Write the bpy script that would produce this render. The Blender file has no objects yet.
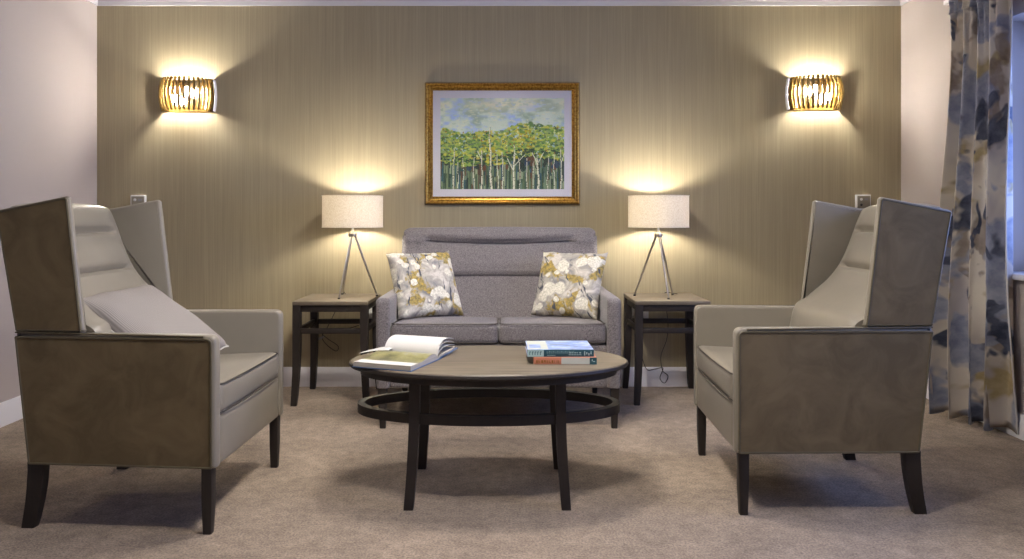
import bpy, bmesh, math, random
from mathutils import Vector, Matrix
R = math.radians
PI = math.pi
scn = bpy.context.scene
col = scn.collection

# ------------------------------------------------------------------ helpers
def obj(name, bm, mat, parent=None, angle=40, mats=None):
    me = bpy.data.meshes.new(name)
    bmesh.ops.recalc_face_normals(bm, faces=bm.faces[:])
    bm.to_mesh(me); bm.free()
    for m in (mats or [mat]): me.materials.append(m)
    for p in me.polygons: p.use_smooth = True
    me.set_sharp_from_angle(angle=R(angle))
    o = bpy.data.objects.new(name, me)
    col.objects.link(o)
    if parent: o.parent = parent
    return o

def thing(name, label, cat, loc=(0, 0, 0), rz=0, group=None):
    o = bpy.data.objects.new(name, None); col.objects.link(o)
    o.empty_display_size = .1
    o.location = loc; o.rotation_euler = (0, 0, rz)
    return tag(o, label, cat, group)

def tag(o, label=None, cat=None, group=None):
    if label: o['label'] = label
    if cat: o['category'] = cat
    if group: o['group'] = group
    return o

def struct(name, bm, mat, angle=40):
    o = obj(name, bm, mat, None, angle); o['kind'] = 'structure'
    return o

def copy_tree(o, parent=None):
    c = o.copy(); col.objects.link(c)
    if parent: c.parent = parent
    for ch in list(o.children): copy_tree(ch, c)
    return c

def B(): return bmesh.new()

def merge(dst, src):
    me = bpy.data.meshes.new('t'); src.to_mesh(me); src.free()
    dst.from_mesh(me); bpy.data.meshes.remove(me)

def box(bm, x0, x1, y0, y1, z0, z1, bev=0, seg=2, M=None):
    b = bmesh.new()
    bmesh.ops.create_cube(b, size=1)
    for v in b.verts:
        v.co = Vector(((x0+x1)/2+v.co.x*(x1-x0), (y0+y1)/2+v.co.y*(y1-y0), (z0+z1)/2+v.co.z*(z1-z0)))
    if bev: bmesh.ops.bevel(b, geom=b.edges[:], offset=bev, segments=seg, affect='EDGES', profile=.5)
    if M: bmesh.ops.transform(b, matrix=M, verts=b.verts[:])
    merge(bm, b)

def tube(bm, pts, r, n=8, closed=False, caps=True):
    """round tube along a point list; r number or per point list"""
    pts = [Vector(p) for p in pts]; N = len(pts)
    rs = r if isinstance(r, (list, tuple)) else [r]*N
    rings = []; up = None
    for i, p in enumerate(pts):
        if closed: t = (pts[(i+1) % N]-pts[i-1])
        else: t = pts[min(i+1, N-1)]-pts[max(i-1, 0)]
        t = t.normalized() if t.length > 1e-9 else Vector((0, 0, 1))
        if up is None:
            up = t.orthogonal().normalized()
        else:
            up = (up-t*up.dot(t))
            up = up.normalized() if up.length > 1e-6 else t.orthogonal().normalized()
        s = t.cross(up)
        rings.append([bm.verts.new(p+(up*math.cos(2*PI*k/n)+s*math.sin(2*PI*k/n))*rs[i]) for k in range(n)])
    m = N if closed else N-1
    for i in range(m):
        a, b = rings[i], rings[(i+1) % N]
        for k in range(n):
            bm.faces.new((a[k], a[(k+1) % n], b[(k+1) % n], b[k]))
    if caps and not closed:
        bm.faces.new(rings[0][::-1]); bm.faces.new(rings[-1])

def prism(bm, poly, y0, y1, bev=0, seg=3, axis='y'):
    """extrude polygon (x,z) between y0,y1"""
    b = bmesh.new()
    def P(p, y):
        return (p[0], y, p[1]) if axis == 'y' else ((y, p[0], p[1]) if axis == 'x' else (p[0], p[1], y))
    a = [b.verts.new(P(p, y0)) for p in poly]
    c = [b.verts.new(P(p, y1)) for p in poly]
    n = len(poly)
    b.faces.new(a); b.faces.new(c[::-1])
    for i in range(n): b.faces.new((a[i], a[(i+1) % n], c[(i+1) % n], c[i]))
    bmesh.ops.recalc_face_normals(b, faces=b.faces[:])
    if bev:
        es = [e for e in b.edges if e.calc_face_angle(0) > R(25)]
        bmesh.ops.bevel(b, geom=es, offset=bev, segments=seg, affect='EDGES', profile=.5)
    merge(bm, b)

def lathe(bm, prof, c=(0, 0, 0), n=32, caps=True):
    rings = []
    for r, z in prof:
        rings.append([bm.verts.new((c[0]+r*math.cos(2*PI*k/n), c[1]+r*math.sin(2*PI*k/n), c[2]+z)) for k in range(n)])
    for a, b in zip(rings, rings[1:]):
        for k in range(n): bm.faces.new((a[k], a[(k+1) % n], b[(k+1) % n], b[k]))
    if caps:
        bm.faces.new(rings[0][::-1]); bm.faces.new(rings[-1])

def round_poly(pts, radii, seg=5):
    """rounds corners of 2d polygon"""
    out = []; n = len(pts)
    for i, p in enumerate(pts):
        r = radii[i] if isinstance(radii, (list, tuple)) else radii
        if r <= 0: out.append(tuple(p)); continue
        p = Vector(p); a = (Vector(pts[i-1])-p); c = (Vector(pts[(i+1) % n])-p)
        d = min(r, a.length*.45, c.length*.45)
        a = p+a.normalized()*d; c = p+c.normalized()*d
        for k in range(seg+1):
            t = k/seg
            out.append(tuple(a*(1-t)**2+p*2*t*(1-t)+c*t*t))
    return out

def inset_poly(pts, d):
    n = len(pts); out = []
    area = sum(pts[i][0]*pts[(i+1) % n][1]-pts[(i+1) % n][0]*pts[i][1] for i in range(n))
    sg = 1 if area > 0 else -1
    for i in range(n):
        p0, p, p1 = Vector(pts[i-1]), Vector(pts[i]), Vector(pts[(i+1) % n])
        e0 = (p-p0).normalized(); e1 = (p1-p).normalized()
        n0 = Vector((-e0.y, e0.x))*sg; n1 = Vector((-e1.y, e1.x))*sg
        m = (n0+n1); m = m/max(m.dot(n0), .3)
        out.append(tuple(p+m*d))
    return out

def leg_sweep(bm, pts, sizes):
    """square section leg through pts with half sizes (hx,hy)"""
    rings = []
    for p, (hx, hy) in zip(pts, sizes):
        rings.append([bm.verts.new((p[0]+sx*hx, p[1]+sy*hy, p[2])) for sx, sy in ((-1, -1), (1, -1), (1, 1), (-1, 1))])
    for a, b in zip(rings, rings[1:]):
        for k in range(4): bm.faces.new((a[k], a[(k+1) % 4], b[(k+1) % 4], b[k]))
    bm.faces.new(rings[0][::-1]); bm.faces.new(rings[-1])
    bmesh.ops.bevel(bm, geom=[e for e in bm.edges if abs((e.verts[0].co-e.verts[1].co).z) > .01], offset=.003, segments=2, affect='EDGES', profile=.5)

def smoothstep(a, b, x):
    t = min(1, max(0, (x-a)/(b-a))); return t*t*(3-2*t)

# ------------------------------------------------------------------ materials
class NM:
    def __init__(s, name):
        s.m = bpy.data.materials.new(name); s.m.use_nodes = True
        s.nt = s.m.node_tree; s.b = s.nt.nodes['Principled BSDF']; s.out = s.nt.nodes['Material Output']
    def n(s, t, **k):
        x = s.nt.nodes.new(t)
        for a, v in k.items():
            if a in x.inputs.keys(): x.inputs[a].default_value = v
            else: setattr(x, a, v)
        return x
    def l(s, a, b): s.nt.links.new(a, b)
    def coords(s, kind='Object', scale=(1, 1, 1), rot=(0, 0, 0)):
        tc = s.n('ShaderNodeTexCoord'); mp = s.n('ShaderNodeMapping')
        mp.inputs['Scale'].default_value = scale; mp.inputs['Rotation'].default_value = rot
        s.l(tc.outputs[kind], mp.inputs['Vector']); return mp.outputs['Vector']
    def noise(s, vec, scale, detail=3, rough=.5, dist=0):
        x = s.n('ShaderNodeTexNoise'); x.inputs['Scale'].default_value = scale
        x.inputs['Detail'].default_value = detail; x.inputs['Roughness'].default_value = rough
        x.inputs['Distortion'].default_value = dist
        s.l(vec, x.inputs['Vector']); return x.outputs['Fac']
    def ramp(s, fac, stops, interp='LINEAR'):
        r = s.n('ShaderNodeValToRGB'); r.color_ramp.interpolation = interp
        el = r.color_ramp.elements
        while len(el) < len(stops): el.new(.5)
        for e, (p, c) in zip(el, stops): e.position = p; e.color = (c[0], c[1], c[2], 1)
        s.l(fac, r.inputs['Fac']); return r.outputs['Color']
    def mix(s, fac, a, b, mode='MIX'):
        x = s.n('ShaderNodeMix', data_type='RGBA', blend_type=mode)
        for i, v in ((0, fac), (6, a), (7, b)):
            if hasattr(v, 'is_linked') or isinstance(v, bpy.types.NodeSocket): s.l(v, x.inputs[i])
            elif i == 0: x.inputs[0].default_value = v
            else: x.inputs[i].default_value = (v[0], v[1], v[2], 1)
        return x.outputs[2]
    def base(s, c):
        if isinstance(c, bpy.types.NodeSocket): s.l(c, s.b.inputs['Base Color'])
        else: s.b.inputs['Base Color'].default_value = (c[0], c[1], c[2], 1)
        return s
    def set(s, **k):
        for a, v in k.items(): s.b.inputs[a.replace('_', ' ')].default_value = v
        return s
    def bump(s, h, strength=.3, dist=.002):
        x = s.n('ShaderNodeBump'); x.inputs['Strength'].default_value = strength
        x.inputs['Distance'].default_value = dist
        s.l(h, x.inputs['Height']); s.l(x.outputs['Normal'], s.b.inputs['Normal']); return s

def srgb(r, g, b):
    f = lambda c: (c/255/12.92) if c/255 <= .04045 else ((c/255+.055)/1.055)**2.4
    return (f(r), f(g), f(b))

def sc(c, k): return tuple(x*k for x in c)

# wallpaper
m = NM('wallpaper'); v = m.coords('Object', (1, 1, 1))
v1 = m.coords('Object', (170, 1, 2.2)); v2 = m.coords('Object', (60, 1, .35))
f1 = m.noise(v1, 1, 3, .6); f2 = m.noise(v2, 1, 2, .5)
WB = srgb(160, 148, 119)
c = m.mix(m.ramp(f1, [(.36, (0, 0, 0)), (.62, (1, 1, 1))]), sc(WB, .88), sc(WB, 1.07))
c2 = m.mix(m.ramp(f2, [(.45, (0, 0, 0)), (.6, (1, 1, 1))]), c, sc(WB, .92))
cm = m.mix(.45, c, c2)
m.base(cm).set(Roughness=.62).bump(f1, .15, .001); WALLPAPER = m.m
# painted walls
m = NM('wall_paint'); v = m.coords(); f = m.noise(v, 60, 3)
m.base(srgb(184, 174, 168)).set(Roughness=.75).bump(f, .06, .001); PAINT = m.m
m = NM('ceiling_paint'); m.base(srgb(205, 203, 204)).set(Roughness=.8); CEIL = m.m
m = NM('gloss_white'); m.base(srgb(232, 230, 232)).set(Roughness=.35); WHITE = m.m
# carpet
m = NM('carpet'); v = m.coords()
f1 = m.noise(v, 130, 3, .75); f2 = m.noise(v, 4.2, 4, .6, .6); f3 = m.noise(v, 22, 5, .7)
CB = srgb(168, 150, 131)
c0 = m.mix(m.ramp(f1, [(.3, (0, 0, 0)), (.7, (1, 1, 1))]), sc(CB, .5), sc(CB, 1.45))
g = m.ramp(f2, [(.34, (.70, .70, .70)), (.68, (1.0, 1.0, 1.0))])
h = m.ramp(f3, [(.36, (.72, .72, .72)), (.62, (1.0, 1.0, 1.0))])
c = m.mix(1, m.mix(1, c0, g, 'MULTIPLY'), h, 'MULTIPLY')
m.base(c).set(Roughness=.95); m.b.inputs['Sheen Weight'].default_value = .08
ad = m.n('ShaderNodeMath', operation='ADD'); m.l(f1, ad.inputs[0]); m.l(f3, ad.inputs[1])
m.bump(ad.outputs[0], .55, .006); CARPET = m.m
# leather
def leather(name, colr, rough=.36, spec=.5):
    m = NM(name); v = m.coords(); f = m.noise(v, 320, 2); g = m.noise(v, 5, 3)
    c = m.mix(m.ramp(g, [(.3, (0, 0, 0)), (.7, (1, 1, 1))]), sc(colr, .92), sc(colr, 1.06))
    m.base(c).set(Roughness=rough).bump(f, .12, .0008)
    m.b.inputs['Specular IOR Level'].default_value = spec
    return m.m
LEATHER = leather('pearl_taupe_leather', srgb(134, 127, 114))
m = NM('taupe_velvet'); v = m.coords('Object', (1, 1, 1)); g = m.noise(v, 6.5, 5, .6, 1.2); f = m.noise(v, 400, 2)
VC = srgb(111, 98, 74)
c = m.mix(m.ramp(g, [(.36, (0, 0, 0)), (.64, (1, 1, 1))]), sc(VC, .84), sc(VC, 1.18))
m.base(c).set(Roughness=.85).bump(f, .1, .0006); m.b.inputs['Specular IOR Level'].default_value = .12; m.b.inputs['Sheen Weight'].default_value = .12
m.b.inputs['Sheen Roughness'].default_value = .4
VELVET = m.m
m = NM('olive_piping'); m.base(srgb(92, 84, 62)).set(Roughness=.5); PIPING = m.m
m = NM('pale_piping'); m.base(srgb(190, 184, 176)).set(Roughness=.5); PALEPIPE = m.m
m = NM('dark_piping'); m.base(srgb(66, 60, 54)).set(Roughness=.6); DARKPIPE = m.m
# dark wood
m = NM('dark_stained_wood'); v = m.coords('Object', (1, 1, .15)); f = m.noise(v, 60, 4, .6)
c = m.mix(f, srgb(26, 20, 17), srgb(44, 36, 31)); m.base(c).set(Roughness=.55); DARKWOOD = m.m
m = NM('weathered_brown_wood'); v = m.coords('Object', (.7, 9, 1)); f = m.noise(v, 5, 6, .62, .5)
v2 = m.coords('Object', (3, 90, 1)); f2 = m.noise(v2, 2, 3, .6)
c = m.ramp(f, [(.3, srgb(86, 76, 63)), (.5, srgb(118, 107, 91)), (.7, srgb(134, 123, 105))])
c = m.mix(.35, c, m.ramp(f2, [(.35, srgb(80, 71, 58)), (.6, srgb(122, 111, 94))]))
m.base(c).set(Roughness=.4); TOPWOOD = m.m
# grey sofa fabric
m = NM('grey_woven_fabric'); v = m.coords(); f = m.noise(v, 190, 3, .7); v2 = m.coords('Object', (1, 1, 1)); g = m.noise(v2, 420, 2)
SB = srgb(118, 112, 112)
c = m.mix(m.ramp(f, [(.34, (0, 0, 0)), (.66, (1, 1, 1))]), sc(SB, .5), sc(SB, 1.5))
m.base(c).set(Roughness=.9).bump(g, .3, .001); m.b.inputs['Sheen Weight'].default_value = .2; SOFA = m.m
# grey ribbed cushion
m = NM('grey_ribbed_fabric'); v = m.coords('Object'); w = m.n('ShaderNodeTexWave'); w.bands_direction = 'X'
w.inputs['Scale'].default_value = 55; m.l(v, w.inputs['Vector']); f = m.noise(v, 300, 2)
GC = srgb(146, 139, 134)
c = m.mix(w.outputs['Fac'], sc(GC, .74), sc(GC, 1.06)); m.base(c).set(Roughness=.85).bump(w.outputs['Fac'], .4, .0015); RIB = m.m
# floral pillows
def floral(name, off, rot):
    m = NM(name); tc = m.n('ShaderNodeTexCoord'); mp = m.n('ShaderNodeMapping')
    mp.inputs['Location'].default_value = off; mp.inputs['Rotation'].default_value = (0, 0, rot)
    m.l(tc.outputs['UV'], mp.inputs['Vector']); v = mp.outputs['Vector']
    nz = m.n('ShaderNodeTexNoise'); nz.inputs['Scale'].default_value = 5; m.l(v, nz.inputs['Vector'])
    va = m.n('ShaderNodeVectorMath', operation='MULTIPLY_ADD'); m.l(nz.outputs['Color'], va.inputs[0])
    va.inputs[1].default_value = (.10, .10, 0); m.l(v, va.inputs[2]); vd = va.outputs[0]
    base = m.ramp(m.noise(v, 4.5, 5, .65, .8), [(.28, srgb(84, 88, 96)), (.40, srgb(146, 143, 142)), (.5, srgb(178, 172, 160)), (.62, srgb(216, 210, 200)), (.78, srgb(152, 148, 142))])
    oc = m.ramp(m.noise(vd, 3.3, 4, .6, .3), [(.51, (0, 0, 0)), (.57, (1, 1, 1))])
    occ = m.ramp(m.noise(v, 22, 3, .7), [(.35, srgb(118, 108, 66)), (.55, srgb(172, 150, 84)), (.7, srgb(206, 168, 60))])
    c = m.mix(oc, base, occ)
    # dark stems
    ms = m.n('ShaderNodeMapping'); ms.inputs['Scale'].default_value = (7, 1.3, 1); ms.inputs['Rotation'].default_value = (0, 0, .35)
    m.l(vd, ms.inputs['Vector']); st = m.ramp(m.noise(ms.outputs['Vector'], 2.0, 3, .6), [(.60, (0, 0, 0)), (.64, (1, 1, 1))])
    c = m.mix(st, c, srgb(70, 74, 84))
    # cream seed heads, two sizes
    for scl, th in ((4.0, .29), (6.5, .25)):
        vo = m.n('ShaderNodeTexVoronoi'); vo.inputs['Scale'].default_value = scl; vo.inputs['Randomness'].default_value = .9
        m.l(vd, vo.inputs['Vector'])
        dd = m.n('ShaderNodeMath', operation='MULTIPLY'); m.l(vo.outputs['Distance'], dd.inputs[0]); dd.inputs[1].default_value = 1
        ms_ = m.ramp(dd.outputs[0], [(th*1.25, (1, 1, 1)), (th*1.5, (0, 0, 0))])
        tx = m.ramp(m.noise(v, 34, 3, .7), [(.35, srgb(190, 186, 168)), (.6, srgb(238, 234, 220))])
        c = m.mix(ms_, c, tx)
    m.base(c).set(Roughness=.75).bump(m.noise(v, 160, 2), .15, .0008); return m.m
FLORAL_A = floral('floral_print_a', (.13, .4, 0), .1)
FLORAL_B = floral('floral_print_b', (2.3, 1.7, 0), -.5)
# curtain
m = NM('watercolour_curtain'); tc = m.n('ShaderNodeTexCoord'); v = tc.outputs['UV']
c = m.ramp(m.noise(v, 2.4, 3, .5, .3), [(.32, srgb(182, 176, 176)), (.45, srgb(216, 208, 196)), (.6, srgb(232, 224, 208)), (.75, srgb(186, 170, 152))])
def blot(c, off, scl, lo, hi, ca, cb, k=1):
    mp = m.n('ShaderNodeMapping'); mp.inputs['Location'].default_value = off; m.l(v, mp.inputs['Vector']); o = mp.outputs['Vector']
    f = m.noise(o, scl, 3, .55, .35); g = m.noise(o, scl*3.5, 4, .6)
    colr = m.mix(m.ramp(g, [(.35, (0, 0, 0)), (.65, (1, 1, 1))]), ca, cb)
    return m.mix(m.ramp(f, [(lo, (0, 0, 0)), (hi, (k, k, k))]), c, colr)
c = blot(c, (1, 9, 0), 3.4, .57, .63, srgb(160, 140, 84), srgb(196, 178, 128), .85)
c = blot(c, (3, 2, 0), 3.6, .56, .60, srgb(120, 104, 92), srgb(160, 146, 132), .8)
c = blot(c, (7, 4, 0), 3.3, .52, .56, srgb(122, 132, 160), srgb(176, 180, 194), .9)
c = blot(c, (12, 1, 0), 3.8, .585, .615, srgb(56, 62, 80), srgb(104, 110, 128), 1)
m.base(c).set(Roughness=.7)
tr = m.n('ShaderNodeBsdfTranslucent'); m.l(c, tr.inputs['Color']); mx = m.n('ShaderNodeMixShader'); mx.inputs[0].default_value = .25
m.l(m.b.outputs[0], mx.inputs[1]); m.l(tr.outputs[0], mx.inputs[2]); m.l(mx.outputs[0], m.out.inputs['Surface']); CURTAIN = m.m
# metals
m = NM('polished_brass'); m.base(srgb(150, 124, 70)).set(Metallic=1, Roughness=.25); BRASS = m.m
m = NM('champagne_plate'); m.base((.16, .125, .08)).set(Metallic=1, Roughness=.22); CHAMP = m.m
m = NM('gilded_wood'); v = m.coords(); f = m.noise(v, 90, 3)
c = m.mix(m.ramp(f, [(.35, (0, 0, 0)), (.6, (1, 1, 1))]), srgb(136, 100, 42), srgb(186, 146, 70)); m.base(c).set(Metallic=.9, Roughness=.3); GOLD = m.m
m = NM('dark_gilt'); m.base(srgb(92, 58, 20)).set(Metallic=.6, Roughness=.45); GILT2 = m.m
m = NM('brushed_nickel'); m.base(srgb(176, 170, 162)).set(Metallic=1, Roughness=.3); NICKEL = m.m
m = NM('satin_plate'); m.base(srgb(150, 144, 130)).set(Metallic=.5, Roughness=.4); PLATE = m.m
m = NM('white_plastic'); m.base(srgb(228, 228, 226)).set(Roughness=.35); PLASTIC = m.m
m = NM('black_rubber'); m.base(srgb(30, 28, 27)).set(Roughness=.6); BLACK = m.m
m = NM('grey_plastic'); m.base(srgb(150, 150, 150)).set(Roughness=.5); GREYP = m.m
m = NM('mat_board'); m.base(srgb(226, 224, 230)).set(Roughness=.8); MAT = m.m
# glazing of the picture
m = NM('picture_glazing'); gl = m.n('ShaderNodeBsdfGlossy'); gl.inputs['Roughness'].default_value = .16
tp = m.n('ShaderNodeBsdfTransparent'); fr = m.n('ShaderNodeFresnel'); fr.inputs['IOR'].default_value = 1.22
mx = m.n('ShaderNodeMixShader'); m.l(fr.outputs[0], mx.inputs[0]); m.l(tp.outputs[0], mx.inputs[1]); m.l(gl.outputs[0], mx.inputs[2])
m.l(mx.outputs[0], m.out.inputs['Surface']); GLAZING = m.m
# painted picture from a colour attribute
m = NM('forest_painting'); at_ = m.n('ShaderNodeAttribute'); at_.attribute_name = 'paint'
m.base(at_.outputs['Color']).set(Roughness=.6); PAINTING = m.m
# lamp shade: linen, translucent
m = NM('linen_shade'); v = m.coords('Object', (1, 1, 1)); f = m.noise(v, 150, 3, .7)
c = m.mix(m.ramp(f, [(.35, (0, 0, 0)), (.65, (1, 1, 1))]), srgb(226, 216, 196), srgb(248, 242, 228))
df = m.n('ShaderNodeBsdfDiffuse'); tr = m.n('ShaderNodeBsdfTranslucent'); m.l(c, df.inputs['Color']); m.l(c, tr.inputs['Color'])
mx = m.n('ShaderNodeMixShader'); mx.inputs[0].default_value = .24
m.l(df.outputs[0], mx.inputs[1]); m.l(tr.outputs[0], mx.inputs[2]); m.l(mx.outputs[0], m.out.inputs['Surface']); SHADE = m.m
def emit(name, c, s):
    m = NM(name); e = m.n('ShaderNodeEmission'); e.inputs['Color'].default_value = (*c, 1); e.inputs['Strength'].default_value = s
    m.l(e.outputs[0], m.out.inputs['Surface']); return m.m
K_SCONCE = 1350; K_LAMP = 540; K_CEIL = 740; K_SKY = 8.5
E_SCONCE = emit('warm_sconce_bulb', (1, .93, .84), K_SCONCE)
E_LAMP = emit('warm_lamp_bulb', (1, .92, .80), K_LAMP)
E_CEIL = emit('opal_ceiling_globe', (1, .93, .86), K_CEIL)
# books
m = NM('paper'); m.base(srgb(208, 206, 202)).set(Roughness=.8); PAPER = m.m
m = NM('page_edges'); v = m.coords('Object', (1, 1, 160)); f = m.noise(v, 3, 2)
m.base(m.mix(f, srgb(160, 150, 132), srgb(212, 206, 196))).set(Roughness=.85); EDGES = m.m
m = NM('printed_photo_page'); v = m.coords('Object', (1, 1, 1)); f = m.noise(v, 9, 4, .6)
f2 = m.noise(m.coords('Object', (1, 1.4, 1)), 26, 3)
c = m.ramp(f, [(.35, srgb(74, 74, 48)), (.5, srgb(122, 120, 78)), (.6, srgb(148, 144, 98)), (.72, srgb(160, 156, 146))])
m.base(c).set(Roughness=.35); PHOTO = m.m
m = NM('blue_book_cover'); m.base(srgb(66, 96, 140)).set(Roughness=.35); BLUECOVER = m.m
m = NM('illustrated_blue_jacket'); v = m.coords('Object', (1, 1.8, 1)); f = m.noise(v, 14, 4, .6, .8)
c = m.ramp(f, [(.36, srgb(104, 106, 116)), (.44, srgb(120, 148, 208)), (.54, srgb(160, 184, 232)), (.62, srgb(206, 216, 240)), (.7, srgb(90, 130, 180))])
m.base(c).set(Roughness=.3); JACKET = m.m
m = NM('teal_spine'); m.base(srgb(38, 84, 94)).set(Roughness=.4); TEAL = m.m
m = NM('orange_spine'); m.base(srgb(204, 132, 104)).set(Roughness=.4); ORANGE = m.m
m = NM('cream_spine'); m.base(srgb(206, 208, 196)).set(Roughness=.4); CREAM = m.m
m = NM('pale_blue_print'); m.base(srgb(178, 206, 200)).set(Roughness=.5); PALEPRINT = m.m
m = NM('ochre_print'); m.base(srgb(146, 100, 20)).set(Roughness=.5); OCHRE = m.m
m = NM('window_glass'); gl = m.n('ShaderNodeBsdfGlossy'); gl.inputs['Roughness'].default_value = .0
tp = m.n('ShaderNodeBsdfTransparent'); fr = m.n('ShaderNodeFresnel'); fr.inputs['IOR'].default_value = 1.3
mx = m.n('ShaderNodeMixShader'); m.l(fr.outputs[0], mx.inputs[0]); m.l(tp.outputs[0], mx.inputs[1]); m.l(gl.outputs[0], mx.inputs[2])
m.l(mx.outputs[0], m.out.inputs['Surface']); WGLASS = m.m

# ------------------------------------------------------------------ camera
F = 740.0; VX, VY = 506.0, 215.0; H = 1.06
cam = bpy.data.cameras.new('camera'); co = bpy.data.objects.new('camera', cam); col.objects.link(co)
cam.sensor_width = 36; cam.lens = 36*F/1024; cam.shift_x = (512-VX)/1024; cam.shift_y = -(279.5-VY)/1024
co.location = (0, 0, H); co.rotation_euler = (R(90), 0, 0); cam.clip_start = .02
scn.camera = co
def at(px, py, D): return Vector(((px-VX)/F*D, D, H-(py-VY)/F*D))

# ------------------------------------------------------------------ room
XL, XR, YB, YF, ZC = -2.536, 2.449, 4.588, -3.6, 2.47
WY0, WY1, WZ0, WZ1 = 1.05, 3.67, .78, 2.02       # window opening
bm = B(); box(bm, XL-.1, XR+.1, YF-.1, YB+.1, -.1, 0); struct('floor', bm, CARPET)
bm = B(); box(bm, XL-.1, XR+.1, YF-.1, YB+.1, ZC, ZC+.1); struct('ceiling', bm, CEIL)
bm = B(); box(bm, XL-.1, XR+.1, YB, YB+.1, 0, ZC); struct('wall_back', bm, WALLPAPER)
bm = B(); box(bm, XL-.1, XL, YF, YB, 0, ZC); struct('wall_left', bm, PAINT)
bm = B(); box(bm, XL-.1, XR+.1, YF-.1, YF, 0, ZC); struct('wall_front', bm, PAINT)
bm = B(); T = .32
box(bm, XR, XR+T, YF, WY0, 0, ZC); box(bm, XR, XR+T, WY1, YB, 0, ZC)
box(bm, XR, XR+T, WY0, WY1, 0, WZ0); box(bm, XR, XR+T, WY0, WY1, WZ1, ZC); struct('wall_right', bm, PAINT)
# window: frame, panes, sill
bm = B(); fx0, fx1 = XR+.22, XR+.28
for z0, z1 in ((WZ0, WZ0+.06), (WZ1-.06, WZ1)): box(bm, fx0, fx1, WY0, WY1, z0, z1, .004)
n = 3
for i in range(n+1):
    y = WY0+.03+(WY1-WY0-.06)*i/n; box(bm, fx0, fx1, y-.03, y+.03, WZ0, WZ1, .004)
wf = struct('window_1', bm, WHITE)
bm = B(); box(bm, fx0+.027, fx0+.033, WY0+.06, WY1-.06, WZ0+.06, WZ1-.06); obj('glass_pane', bm, WGLASS, wf)
bm = B(); box(bm, XR-.035, XR+.22, WY0-.04, WY1+.045, WZ0-.028, WZ0+.001, .006); struct('trim_1', bm, WHITE)
# skirting boards
SK = [(0, 0), (.018, 0), (.018, .088), (.014, .098), (.012, .108), (.006, .118), (0, .118)]
bm = B(); prism(bm, [(YB-a, z) for a, z in SK], XL+.018, XR-.018, axis='x'); struct('baseboard_back', bm, WHITE)
bm = B(); prism(bm, [(XL+a, z) for a, z in SK], YF, YB, axis='y'); struct('baseboard_left', bm, WHITE)
bm = B(); prism(bm, [(XR-a, z) for a, z in SK], YF, YB, axis='y'); struct('baseboard_right', bm, WHITE)
# coving
CV = [(0, 2.356), (.010, 2.356), (.012, 2.366)]
for k in range(9):
    a = k/8*PI/2; CV.append((.012+.09*(1-math.cos(a)), 2.37+.088*math.sin(a)))
CV += [(.112, 2.458), (.112, ZC), (0, ZC)]
bm = B(); prism(bm, [(YB-a, z) for a, z in CV], XL, XR, axis='x'); struct('trim_2', bm, CEIL)
bm = B(); prism(bm, [(XL+a, z) for a, z in CV], YF, YB, axis='y'); struct('trim_3', bm, CEIL)
bm = B(); prism(bm, [(XR-a, z) for a, z in CV], YF, YB, axis='y'); struct('trim_4', bm, CEIL)

# ------------------------------------------------------------------ armchairs
def taper(bm):
    for v in bm.verts:
        t = (.34-v.co.x)/.68
        v.co.y *= 1-.10*t*smoothstep(-.2, .4, t)

def puff(bm, x0, x1, y0, y1, z0, z1, bev, crown=.012, side=.006, n=14, fn=None):
    """upholstered cushion: rounded, crowned box"""
    b = bmesh.new(); bmesh.ops.create_cube(b, size=1)
    bmesh.ops.subdivide_edges(b, edges=b.edges[:], cuts=n, use_grid_fill=True)
    cx, cy, cz = (x0+x1)/2, (y0+y1)/2, (z0+z1)/2; hx, hy, hz = (x1-x0)/2, (y1-y0)/2, (z1-z0)/2
    for v in b.verts:
        u = Vector((v.co.x*2, v.co.y*2, v.co.z*2))
        # concentrate loops near the edges
        w = Vector([math.copysign(1-(1-abs(c))**1.6, c) for c in u])
        p = Vector((w.x*hx, w.y*hy, w.z*hz))
        q = Vector([max(-h+bev, min(h-bev, c)) for c, h in zip(p, (hx, hy, hz))])
        d = p-q
        if d.length > 1e-9: p = q+d.normalized()*min(bev, max(abs(c) for c in d)) if sum(abs(c) > 1e-9 for c in d) > 1 else p
        kx, ky, kz = 1-w.x**2, 1-w.y**2, 1-w.z**2
        p.z += crown*kx*ky*(1 if w.z > 0 else -.3)*abs(w.z)
        p.x += side*ky*kz*w.x; p.y += side*kx*kz*w.y
        p += Vector((cx, cy, cz))
        if fn: p = fn(p, w)
        v.co = p
    merge(bm, b)

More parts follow.
